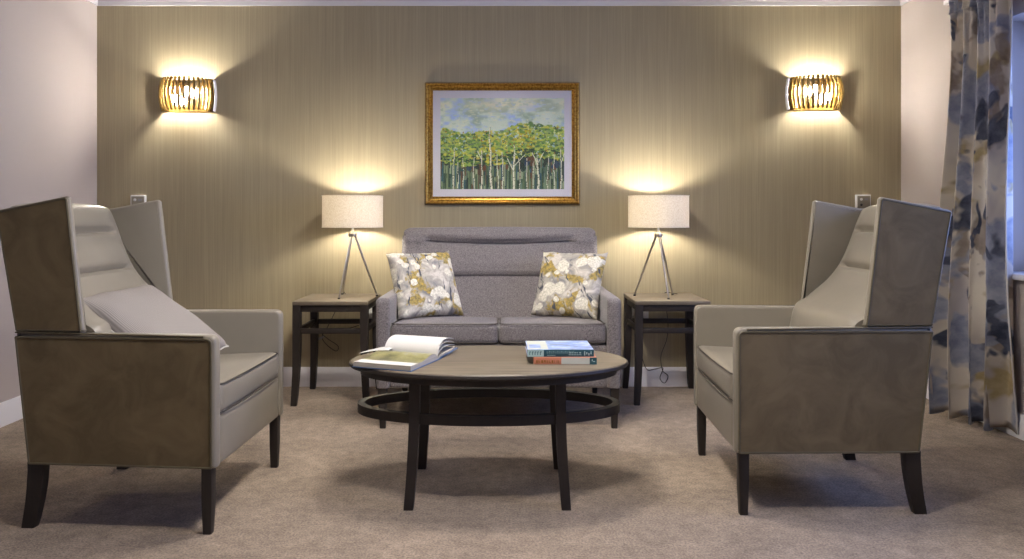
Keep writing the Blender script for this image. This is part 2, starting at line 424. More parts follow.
def make_armchair():
    t = thing('wing_armchair', '', 'armchair')
    W = .347; a = .047
    arm_poly = round_poly([(.34, .22), (.34, .662), (-.358, .662), (-.31, .22)], [.008, .03, .004, .004])
    wing_out = [(-.118, .664), (-.170, 1.118), (-.180, 1.124), (-.422, 1.078), (-.430, 1.07), (-.359, .664)]
    wing_poly = round_poly(wing_out, [.003, .004, .004, .004, .004, .003], 3)
    for s in (-1, 1):
        yo, yi = s*W, s*(W-a)
        bm = B(); prism(bm, arm_poly, min(yo, yi), max(yo, yi), .012, 3); taper(bm)
        arm = obj('arm', bm, LEATHER, t)
        # velvet outer panel a little proud, bounded by piping
        ip = inset_poly([(.34, .22), (.34, .662), (-.358, .662), (-.31, .22)], .014); ip[0] = (ip[0][0], .224); ip[3] = (-.308, .224); ip[2] = (-.356, ip[2][1])
        bm = B(); prism(bm, round_poly(ip, [.004, .018, .003, .003]), min(yo, yo+s*.003), max(yo, yo+s*.003), .0012, 1); taper(bm)
        obj('velvet_side_panel', bm, VELVET, t)
        path = round_poly(ip, [.004, .018, .003, .003])
        bm = B(); tube(bm, [(p[0], yo+s*.002, p[1]) for p in path], .0042, 6, closed=True)
        tube(bm, [(-.357, yo+s*.002, .664), (.30, yo+s*.001, .6575)], .003, 6); taper(bm); obj('piping', bm, PIPING, arm)
        # wing, splayed slightly outward to the front top
        def splay(bm):
            for v in bm.verts:
                k = max(0, (v.co.z-.66)/.46)*max(0, min(1, (v.co.x+.40)/.29))
                v.co.y += 0
        wt = .028
        bm = B(); prism(bm, wing_poly, min(yo, s*(W-wt)), max(yo, s*(W-wt)), .012, 3); splay(bm); taper(bm)
        wing = obj('wing', bm, LEATHER, t)
        wi = inset_poly(wing_out, .008)
        bm = B(); prism(bm, wi, min(yo, yo+s*.003), max(yo, yo+s*.003), .0012, 1); splay(bm); taper(bm); obj('velvet_wing_panel', bm, VELVET, wing)
        bm = B(); tube(bm, [(p[0], yo+s*.001, p[1]) for p in wi], .0045, 6, closed=True); splay(bm); taper(bm); obj('piping', bm, PIPING, wing)
    # rear shell
    bm = B(); prism(bm, [(-.308, .22), (-.356, .664), (-.426, 1.07), (-.38, 1.08), (-.30, .664), (-.26, .22)], -W+.027, W-.027, .004, 2); taper(bm)
    obj('rear_panel', bm, VELVET, t)
    # underside frame
    bm = B(); box(bm, -.27, .31, -W+.05, W-.05, .222, .38); taper(bm); obj('seat_frame', bm, LEATHER, t)
    # front rail bulging
    bm = B(); puff(bm, .27, .333, -W+a-.002, W-a+.002, .215, .385, .014, 0, .008); taper(bm); obj('front_rail', bm, LEATHER, t)
    # backrest pad
    prof = [(-.05, .46), (-.062, .56), (-.085, .664), (-.13, .70), (-.175, .738), (-.222, .78), (-.262, .83), (-.292, .885), (-.318, .95), (-.335, 1.0), (-.354, 1.05), (-.366, 1.075), (-.380, 1.088), (-.400, 1.088), (-.415, 1.076)]
    prof = [Vector(p) for p in prof]
    # resample finely
    dense = []
    for i in range(len(prof)-1):
        p0 = prof[max(i-1, 0)]; p1 = prof[i]; p2 = prof[i+1]; p3 = prof[min(i+2, len(prof)-1)]
        for k in range(6):
            u = k/6
            dense.append(.5*((2*p1)+(p2-p0)*u+(2*p0-5*p1+4*p2-p3)*u*u+(-p0+3*p1-3*p2+p3)*u**3))
    dense.append(prof[-1])
    bm = B(); NY = 32; rows = []
    for i, p in enumerate(dense):
        q0 = dense[max(i-1, 0)]; q1 = dense[min(i+1, len(dense)-1)]; tg = (q1-q0).normalized(); nn = Vector((tg.y, -tg.x))
        if nn.x < 0 and p.y < 1.05: nn = -nn
        row = []
        for j in range(NY+1):
            y = (-1+2*j/NY); e = abs(y)
            fade = 1-smoothstep(.72, .9, e)
            d = .014*(1-e**4)
            for zc_, w_ in ((.995, .010), (.845, .009)):
                g = math.exp(-((p.y-zc_)/w_)**2)
                d -= .026*g*fade
                d += .008*math.exp(-((p.y-zc_-.05)/.035)**2)*fade
            d -= .006*smoothstep(.93, 1, e)
            if p.y > 1.09: d = 0
            row.append(bm.verts.new((p.x+nn.x*d, y*(W-.027), p.y+nn.y*d)))
        rows.append(row)
    for r0, r1 in zip(rows, rows[1:]):
        for j in range(NY): bm.faces.new((r0[j], r0[j+1], r1[j+1], r1[j]))
    # close the pad to a solid: back line
    for j in range(NY+1): pass
    bk = [bm.verts.new((-.30, (-1+2*j/NY)*(W-.027), .46)) for j in range(NY+1)]
    for j in range(NY):
        bm.faces.new((rows[0][j+1], rows[0][j], bk[j], bk[j+1])); bm.faces.new((rows[-1][j], rows[-1][j+1], bk[j+1], bk[j]))
    for j in (0, NY):
        bm.faces.new([r[j] for r in rows]+[bk[j]])
    taper(bm); obj('backrest', bm, LEATHER, t, 60)
    # seat cushion with piping
    def slope(p, w):
        p.z -= .018*(1-w.x)/2; return p
    bm = B(); puff(bm, -.10, .338, -W+a+.002, W-a-.002, .384, .492, .022, .016, .008, fn=slope); taper(bm); cu = obj('seat_cushion', bm, LEATHER, t, 60)
    bm = B(); y1 = W-a-.006
    for z in (.487, .392):
        pts = [(-.08, -y1, z-.02), (.30, -y1, z-.003), (.330, -y1+.012, z)]+[(.338+.006*(1-(k/6)**2), y1*.93*k/6, z+.001) for k in range(-6, 7)]+[(.330, y1-.012, z), (.30, y1, z-.003), (-.08, y1, z-.02)]
        tube(bm, pts, .0028, 6)
    taper(bm); obj('piping', bm, DARKPIPE, cu)
    for s in (-1, 1):
        bm = B(); leg_sweep(bm, [(.308, s*.325, .225), (.308, s*.325, .10), (.307, s*.324, 0)], [(.018, .018), (.017, .017), (.014, .014)])
        obj('leg', bm, DARKWOOD, t)
        bm = B(); P = []
        for k in range(9):
            u = k/8; P.append((-.292-.030*u**1.9, s*.29, .225*(1-u)))
        leg_sweep(bm, P, [(.028-.006*k/8, .019-.004*k/8) for k in range(9)]); obj('leg', bm, DARKWOOD, t)
    return t

ch = make_armchair()
ch.location = (-1.290, 2.80, 0); ch.rotation_euler.z = R(-1.6)
tag(ch, 'taupe winged armchair with a grey scatter cushion on its seat, on the left', 'armchair', 'matching wing armchairs facing each other')
ch2 = copy_tree(ch); ch2.location = (1.160, 2.937, 0); ch2.rotation_euler.z = R(180-2.2)
tag(ch2, 'taupe winged armchair with an empty seat beside the curtain', 'armchair')

# ------------------------------------------------------------------ scatter pillows
def pillow(name, size, thick, mat, label, cat='cushion', pinch=.055, pipe=None, seed=0, N=30, group=None):
    rnd = random.Random(seed); ph = [rnd.uniform(0, 6) for _ in range(6)]
    bm = B(); uvl = bm.loops.layers.uv.new('UVMap')
    gr = {}
    def pt(i, j, side):
        u, v = -1+2*i/N, -1+2*j/N
        # edges drawn in between the corners
        x = u*(1-pinch*(1-u*u)*0-pinch*(1-v*v)*abs(u)**3*1.2); y = v*(1-pinch*(1-u*u)*abs(v)**3*1.2)
        e = max(0, (1-u**4)*(1-v**4))
        h = thick/2*e**.42*(.82+.18*(1-u*u)*(1-v*v))
        wr = .0035*(math.sin(9*u+4*v+ph[0])+math.sin(7*v-5*u+ph[1]))*e*(u*u+v*v)
        ed = .006*math.sin(11*(u+v)+ph[2])*(1-e)
        return Vector((x*size/2, y*size/2+ed*abs(u), side*(h)+wr))
    for side in (1, -1):
        for i in range(N+1):
            for j in range(N+1):
                if side == -1 and (i in (0, N) or j in (0, N)): gr[(i, j, -1)] = gr[(i, j, 1)]; continue
                gr[(i, j, side)] = bm.verts.new(pt(i, j, side))
        for i in range(N):
            for j in range(N):
                q = [gr[(i, j, side)], gr[(i+1, j, side)], gr[(i+1, j+1, side)], gr[(i, j+1, side)]]
                ij = [(i, j), (i+1, j), (i+1, j+1), (i, j+1)]
                if side < 0: q = q[::-1]; ij = ij[::-1]
                f = bm.faces.new(q)
                for lp, (a, b) in zip(f.loops, ij): lp[uvl].uv = (a/N+(0 if side > 0 else 3), b/N)
    rim = [gr[(i, 0, 1)].co.copy() for i in range(N)]+[gr[(N, j, 1)].co.copy() for j in range(N)]+[gr[(i, N, 1)].co.copy() for i in range(N, 0, -1)]+[gr[(0, j, 1)].co.copy() for j in range(N, 0, -1)]
    o = obj(name, bm, mat, None, 80); tag(o, label, cat, group)
    if pipe:
        b2 = B(); tube(b2, rim, .0035, 6, closed=True); obj('piping', b2, pipe, o)
    return o

def orient(o, loc, xaxis, yaxis):
    X = Vector(xaxis).normalized(); Y = Vector(yaxis); Y = (Y-X*Y.dot(X)).normalized(); Z = X.cross(Y)
    M = Matrix((X, Y, Z)).transposed().to_4x4(); M.translation = Vector(loc); o.matrix_world = M

g = pillow('scatter_cushion', .43, .12, RIB, 'plain ribbed grey scatter cushion leaning back in the left armchair', pipe=PALEPIPE, seed=4)
orient(g, (-1.315, 2.765, .648), (.16, 1, .03), (-.32, .05, .22))

# ------------------------------------------------------------------ sofa
SX, SY = -.037, 4.05
def make_sofa():
    t = thing('sofa', 'small grey fabric two-seater sofa against the patterned wall', 'sofa', (SX, SY, 0))
    HW = .605; a = .066
    fy, ry = 3.665-SY, 4.44-SY      # front / rear in local y
    for s in (-1, 1):
        poly = round_poly([(fy, .20), (fy-.004, .648), (ry-.03, .645), (ry-.02, .20)], [.004, .035, .01, .004], 6)
        bm = B(); prism(bm, poly, min(s*HW, s*(HW-a)), max(s*HW, s*(HW-a)), .014, 3, axis='x')
        arm = obj('arm', bm, SOFA, t)
        bm = B(); ip = inset_poly([(fy, .20), (fy-.004, .648), (ry-.03, .645), (ry-.02, .20)], .012)
        tube(bm, [(s*(HW+.001), p[0], p[1]) for p in round_poly(ip, [.004, .03, .01, .004])], .003, 6, closed=True); obj('piping', bm, SOFA, arm)
    bm = B(); box(bm, -HW+.05, HW-.05, fy+.03, ry-.06, .202, .41, .004); obj('base_frame', bm, SOFA, t)
    bm = B(); puff(bm, -HW+a-.002, HW-a+.002, fy+.008, fy+.07, .20, .415, .012, 0, .004); obj('front_rail', bm, SOFA, t)
    # backrest
    prof = [(4.12, .44), (4.145, .50), (4.18, .58), (4.215, .66), (4.236, .708), (4.238, .716), (4.228, .720), (4.222, .74), (4.232, .78), (4.255, .83), (4.276, .87), (4.288, .893), (4.286, .915), (4.296, .945), (4.315, .968), (4.345, .982), (4.385, .984), (4.425, .972), (4.44, .95), (4.44, .70), (4.43, .44)]
    P0 = [Vector(p) for p in prof]; prof = []
    for i in range(len(P0)-1):
        for k in range(5): prof.append(P0[i].lerp(P0[i+1], k/5))
    prof.append(P0[-1])
    bm = B(); NX = 72; HB = .565; rows = []
    for yy, z in prof:
        row = []
        for j in range(NX+1):
            u = -1+2*j/NX; e = abs(u)
            d = 0
            if z < .98 and yy < 4.35:
                f = 1-smoothstep(.70, .80, e)
                zc_ = .893+.016*(e/.78)**2
                d += .022*math.exp(-((z-zc_)/.006)**2)*f
                d += .010*f*math.exp(-((z-zc_-.014)/.010)**2)
                d -= .010*math.exp(-((z-zc_-.04)/.018)**2)*f
                d -= .010*(1-f)*math.exp(-((z-.9)/.03)**2)
            edge = .018*smoothstep(.95, 1, e)**2
            drop = .012*smoothstep(.93, 1, e)**2 if z > .94 else 0
            row.append(bm.verts.new((u*HB-math.copysign(drop*.6, u), yy-SY+d+(edge if yy < 4.3 else -edge*.3), z-drop+.006*(1-u*u)*(z > .93))))
        rows.append(row)
    for r0, r1 in zip(rows, rows[1:]+rows[:1]):
        for j in range(NX): bm.faces.new((r0[j], r0[j+1], r1[j+1], r1[j]))
    for j in (0, NX): bm.faces.new([r[j] for r in rows])
    obj('backrest', bm, SOFA, t, 50)
    # seat cushions
    inner = HW-a
    for s in (-1, 1):
        x0, x1 = (-inner+.002, -.002) if s < 0 else (.002, inner-.002)
        def fn(p, w):
            p.z -= .036*(1+w.y)/2*(w.z > -2); return p
        bm = B(); puff(bm, x0, x1, fy+.0, 4.17-SY, .418, .522, .024, .014, .005, fn=fn)
        cu = obj('seat_cushion', bm, SOFA, t, 60)
        bm = B()
        for z in (.519, .427):
            pts = [(x0+.004, .10, z-.035), (x0+.004, fy+.04, z-.003), (x0+.012, fy+.008, z)]+[(x0+(x1-x0)*k/10, fy-.002-.003*math.sin(PI*k/10), z+.001) for k in range(1, 10)]+[(x1-.012, fy+.008, z), (x1-.004, fy+.04, z-.003), (x1-.004, .10, z-.035)]
            tube(bm, pts, .0028, 6)
        obj('piping', bm, DARKPIPE, cu)
        bm = B(); leg_sweep(bm, [(s*(HW-.026), fy+.028, .204), (s*(HW-.029), fy+.022, 0)], [(.022, .022), (.014, .014)]); obj('leg', bm, DARKWOOD, t)
        bm = B(); leg_sweep(bm, [(s*(HW-.04), ry-.06, .204), (s*(HW-.04), ry-.03, 0)], [(.02, .022), (.014, .014)]); obj('leg', bm, DARKWOOD, t)
    return t
make_sofa()
p1 = pillow('scatter_cushion', .385, .13, FLORAL_A, 'floral cushion in cream, grey and ochre at the left arm of the grey sofa', seed=1, pinch=.05)
p2 = pillow('scatter_cushion', .385, .13, FLORAL_B, 'floral cushion in cream, grey and ochre at the right arm of the grey sofa', seed=7, pinch=.05)
orient(p1, (-.442, 4.04, .682), (.83, .50, 0), (-.30, .42, 1))
orient(p2, (.345, 4.04, .682), (.88, -.45, 0), (.27, .42, 1))

# ------------------------------------------------------------------ side tables
def make_side_table():
    t = thing('side_table', '', 'side table')
    h = .21
    bm = B(); box(bm, -h, h, -h, h, .558, .58, .004); obj('tabletop', bm, TOPWOOD, t)
    g = h-.022
    bm = B()
    for s in (-1, 1):
        box(bm, -g, g, s*g-.009, s*g+.009, .520, .559, .002); box(bm, s*g-.009, s*g+.009, -g, g, .520, .559, .002)
    obj('apron', bm, DARKWOOD, t)
    for sx in (-1, 1):
        for sy in (-1, 1):
            bm = B(); P = []; S = []
            for k in range(11):
                u = k/10; w = max(0, (u-.35)/.65)
                P.append((sx*(g+.014*w**2), sy*(g+.014*w**2), .559*(1-u))); q = .021-.005*w; S.append((q, q))
            leg_sweep(bm, P, S); obj('leg', bm, DARKWOOD, t)
    for s in (-1, 1):
        bm = B(); box(bm, -g, g, s*g-.009, s*g+.009, .398, .428, .002); obj('stretcher', bm, DARKWOOD, t)
        bm = B(); box(bm, s*g-.009, s*g+.009, -g, g, .398, .428, .002); obj('stretcher', bm, DARKWOOD, t)
    return t
st = make_side_table(); st.location = (-.977, 4.315, 0)
tag(st, 'dark wood side table between the left armchair and the sofa', 'side table', 'square side tables flanking the sofa')
st2 = copy_tree(st); st2.location = (.932, 4.335, 0)
tag(st2, 'dark wood side table between the sofa and the right armchair', 'side table')

# ------------------------------------------------------------------ table lamps
def make_lamp(angles):
    t = thing('table_lamp', '', 'lamp')
    za = .942-.58; zb, zt = .988-.58, 1.173-.58; r = .176
    for a in angles:
        bm = B(); d = Vector((math.cos(a), math.sin(a), 0))
        tube(bm, [d*.012+Vector((0, 0, za)), d*.14+Vector((0, 0, .006))], [.0065, .0048], 10); 
        lg = obj('leg', bm, NICKEL, t)
        bm = B(); lathe(bm, [(.006, 0), (.008, .002), (.006, .008)], tuple(d*.14), 12); obj('foot', bm, BLACK, lg)
    bm = B(); lathe(bm, [(.012, za-.012), (.023, za-.010), (.025, za), (.023, za+.010), (.010, za+.014)], n=24); obj('hub', bm, NICKEL, t)
    bm = B(); lathe(bm, [(.0055, za+.012), (.0055, zb+.02)], n=16); obj('stem', bm, PLASTIC, t)
    bm = B(); lathe(bm, [(.016, zb+.018), (.018, zb+.022), (.018, zb+.055), (.014, zb+.058)], n=20)
    tube(bm, [(.0, -r+.003, zb+.012), (0, -.016, zb+.022)], .002, 6); tube(bm, [(r*.866-.003, r*.5-.001, zb+.012), (.014, .008, zb+.022)], .002, 6); tube(bm, [(-r*.866+.003, r*.5-.001, zb+.012), (-.014, .008, zb+.022)], .002, 6)
    obj('lamp_holder', bm, PLASTIC, t)
    bm = B(); lathe(bm, [(.012, zb+.056), (.022, zb+.070), (.028, zb+.088), (.028, zb+.10), (.022, zb+.118), (.010, zb+.128)], n=16); obj('bulb', bm, E_LAMP, t)
    bm = B(); lathe(bm, [(r, zb), (r, zt), (r-.0015, zt), (r-.0015, zb), (r, zb)], n=64, caps=False); sh = obj('lamp_shade', bm, SHADE, t)
    for z in (zb+.001, zt-.001):
        bm = B(); tube(bm, [(r*math.cos(k/48*2*PI)*1.001, r*math.sin(k/48*2*PI)*1.001, z) for k in range(48)], .0022, 6, closed=True); obj('rim', bm, SHADE, sh)
    return t
lp = make_lamp([R(-112), R(8), R(128)]); lp.location = (-.902, 4.355, .58)
tag(lp, 'tripod table lamp with a cream drum shade on the side table left of the sofa', 'lamp', 'tripod table lamps with drum shades')
lp2 = make_lamp([R(-78), R(42), R(162)]); lp2.location = (.897, 4.355, .58)
tag(lp2, 'tripod table lamp with a cream drum shade on the side table right of the sofa', 'lamp', 'tripod table lamps with drum shades')

# cords
def spline(pts, n=8):
    P = [Vector(p) for p in pts]; out = []
    for i in range(len(P)-1):
        p0 = P[max(i-1, 0)]; p1 = P[i]; p2 = P[i+1]; p3 = P[min(i+2, len(P)-1)]
        for k in range(n):
            u = k/n; out.append(.5*((2*p1)+(p2-p0)*u+(2*p0-5*p1+4*p2-p3)*u*u+(-p0+3*p1-3*p2+p3)*u**3))
    out.append(P[-1]); return out
DW = 4.57
bm = B(); tube(bm, spline([(1.035, 4.47, .5835), (1.01, 4.515, .584), (.985, 4.55, .584), (.98, 4.562, .56), at(668, 324, DW), at(666.5, 340, DW), at(661, 356, DW), at(662.5, 370, DW), at(668, 376, 4.555), at(664.5, 383, 4.55), at(660, 378, 4.552), at(663, 368, 4.56), at(655, 369, DW), at(647, 369.5, DW), at(642.5, 358, DW), at(641, 344, DW), at(639, 328, DW), at(638, 317, DW)]), .0022, 6)
cd = tag(obj('lamp_cord', bm, BLACK), 'thin dark cord looping down the wall behind the right side table', 'cord')
bm = B(); box(bm, at(638, 0, DW).x-.008, at(638, 0, DW).x+.008, DW-.012, DW+.002, .425, .437, .002); obj('cord_switch', bm, GREYP, cd)
bm = B(); tube(bm, spline([(-.97, 4.47, .5835), (-.99, 4.53, .584), (-1.0, 4.55, .575), at(334, 314, DW), at(327, 328, DW), at(322, 337, DW), at(327, 345, DW), at(336, 351, DW), at(338, 346, DW), at(328, 339, DW), at(322, 333, DW), at(330, 330, DW), at(350, 328, DW), at(366, 322, DW), at(372, 318, DW)]), .0022, 6)
cd = tag(obj('lamp_cord', bm, BLACK), 'thin dark cord hanging behind the left side table', 'cord')
bm = B(); tube(bm, [at(314, 341.5, DW-.01), at(324, 336.5, DW-.01)], .006, 8); obj('cord_switch', bm, GREYP, cd)

# wall sockets and plates
def socket(px, py, label, side):
    X = (px-VX)/161.3; Z = H-(py-VY)/161.3
    t = thing('wall_socket', label, 'socket', (X, YB, Z), 0)
    bm = B(); box(bm, -.073, .073, -.012, 0, -.043, .043, .003); obj('face_plate', bm, PLASTIC, t)
    for s in (-1, 1):
        bm = B(); box(bm, s*.05-.006, s*.05+.006, -.016, -.011, .012, .032, .002); obj('rocker_switch', bm, PLASTIC, t)
        bm = B()
        box(bm, s*.033-.002, s*.033+.002, -.0125, -.0115, -.006, .004); box(bm, s*.033-.013, s*.033-.007, -.0125, -.0115, -.022, -.018); box(bm, s*.033+.007, s*.033+.013, -.0125, -.0115, -.022, -.018)
        obj('pin_holes', bm, BLACK, t)
    bm = B(); box(bm, side*.033-.022, side*.033+.022, -.040, -.0125, -.036, .008, .006); obj('plug', bm, PLASTIC, t)
    return t
socket(636.5, 313, 'white double socket low on the wall behind the right side table', 1)
socket(376, 313, 'white double socket low on the wall behind the left side table', -1)
def plate(px, py, label):
    X = (px-VX)/161.3; Z = H-(py-VY)/161.3
    t = thing('wall_control_plate', label, 'wall plate', (X, YB, Z), 0, 'small wall plates either side of the room')
    bm = B(); box(bm, -.045, .045, -.022, 0, -.045, .045, .003); obj('back_box', bm, PLASTIC, t)
    bm = B(); box(bm, -.039, .039, -.0245, -.021, -.040, .038, .001); obj('face_plate', bm, PLATE, t)
    bm = B(); lathe(bm, [(.008, 0), (.008, .004), (.006, .005)], n=16); bmesh.ops.rotate(bm, matrix=Matrix.Rotation(R(90), 3, 'X'), verts=bm.verts[:]); bmesh.ops.translate(bm, vec=(-.016, -.024, .016), verts=bm.verts[:]); obj('white_button', bm, PLASTIC, t)
    bm = B(); lathe(bm, [(.007, 0), (.007, .004), (.005, .005)], n=16); bmesh.ops.rotate(bm, matrix=Matrix.Rotation(R(90), 3, 'X'), verts=bm.verts[:]); bmesh.ops.translate(bm, vec=(-.016, -.024, -.018), verts=bm.verts[:]); obj('jack_socket', bm, BLACK, t)
    bm = B(); box(bm, .004, .026, -.0255, -.024, .010, .022); obj('printed_mark', bm, GREYP, t)
plate(139.5, 202.5, 'small square wall plate above the left armchair')
plate(862, 202, 'small square wall plate above the right armchair')

# ------------------------------------------------------------------ wall sconces
def make_sconce(mir):
    t = thing('wall_sconce', '', 'wall light')
    hw, hh, dp = .160, .098, .120
    # bowed back plate
    pts = []
    for k in range(17):
        z = -hh+2*hh*k/16; pts.append((hw+.008+.010*(1-(z/hh)**2), z))
    poly = pts+[(-x, z) for x, z in pts[::-1]]
    bm = B(); prism(bm, poly, -.005, 0, .001, 1); obj('back_plate', bm, CHAMP, t)
    for s in (mir,):
        bm = B(); fl = [(s*(x+.001), z) for x, z in pts]+[(s*(x-.003), z) for x, z in pts[::-1]]
        prism(bm, fl, -.034, 0, .001, 1); obj('white_side_flange', bm, WHITE, t)
    # slats
    n = 17
    for k in range(n):
        a = PI*(.035+.93*k/(n-1)); bm = B(); P = []
        c, s_ = math.cos(a), -math.sin(a)
        pr = []
        for i in range(13):
            z = -hh-.004+(2*hh+.008)*i/12; b = 1+.12*(1-(z/hh)**2)
            pr.append((b, z))
        rings = []
        nx, ny = c/hw, s_/dp; L = math.hypot(nx, ny); nx /= L; ny /= L; tx, ty = -ny, nx
        for b, z in pr:
            x, y = hw*.93*b*c, dp*.93*b*s_-.012
            rings.append([bm.verts.new((x+nx*u+tx*w, y+ny*u+ty*w, z)) for u, w in ((-.0035, -.0056), (.0035, -.0056), (.0035, .0056), (-.0035, .0056))])
        for r0, r1 in zip(rings, rings[1:]):
            for q in range(4): bm.faces.new((r0[q], r0[(q+1) % 4], r1[(q+1) % 4], r1[q]))
        bm.faces.new(rings[0]); bm.faces.new(rings[-1][::-1])
        obj('slat', bm, BRASS, t)
    for z in (-hh+.006, hh-.006):
        bm = B(); outer = []; inner = []
        for k in range(33):
            a = PI*k/32; outer.append((hw*.95*math.cos(a), -dp*.95*math.sin(a)-.008)); inner.append(((hw*.95-.011)*math.cos(a), -(dp*.95-.011)*math.sin(a)-.008))
        prism(bm, outer+inner[::-1], z-.002, z+.002, axis='z'); obj('ring', bm, BRASS, t)
    # end caps closing the frame beside the wall
    for s in (-1, 1):
        bm = B(); pr = []
        for i in range(13):
            z = -hh+2*hh*i/12; pr.append((s*(hw*.93*(1+.12*(1-(z/hh)**2))), z))
        prism(bm, pr+[(x-s*.008, z) for x, z in pr[::-1]], -.034, -.008); obj('end_bracket', bm, BRASS, t)
    for bx, bz in ((-.062*mir, -.022), (.016*mir, .026)):
        bm = B(); tube(bm, [(bx, -.058, bz-.022), (bx, -.058, bz-.012), (bx, -.058, bz+.012), (bx, -.058, bz+.02)], [.010, .015, .015, .008], 12); obj('bulb', bm, E_SCONCE, t)
        bm = B(); tube(bm, [(bx, -.012, bz-.036), (bx, -.058, bz-.036)], .006, 8); tube(bm, [(bx, -.058, bz-.042), (bx, -.058, bz-.022)], .009, 10); obj('bulb_holder', bm, PLASTIC, t)
    return t
SZ = H+(VY-94.5)/161.3*.987
sc1 = make_sconce(1); sc1.location = ((187.8-VX)/161.3*.985-.026, YB, SZ)
tag(sc1, 'lit barrel-shaped gold slatted wall light left of the picture', 'wall light', 'gold slatted wall lights')
sc2 = make_sconce(-1); sc2.location = ((814.5-VX)/161.3*.985+.026, YB, SZ+.010)
tag(sc2, 'lit barrel-shaped gold slatted wall light right of the picture', 'wall light', 'gold slatted wall lights')

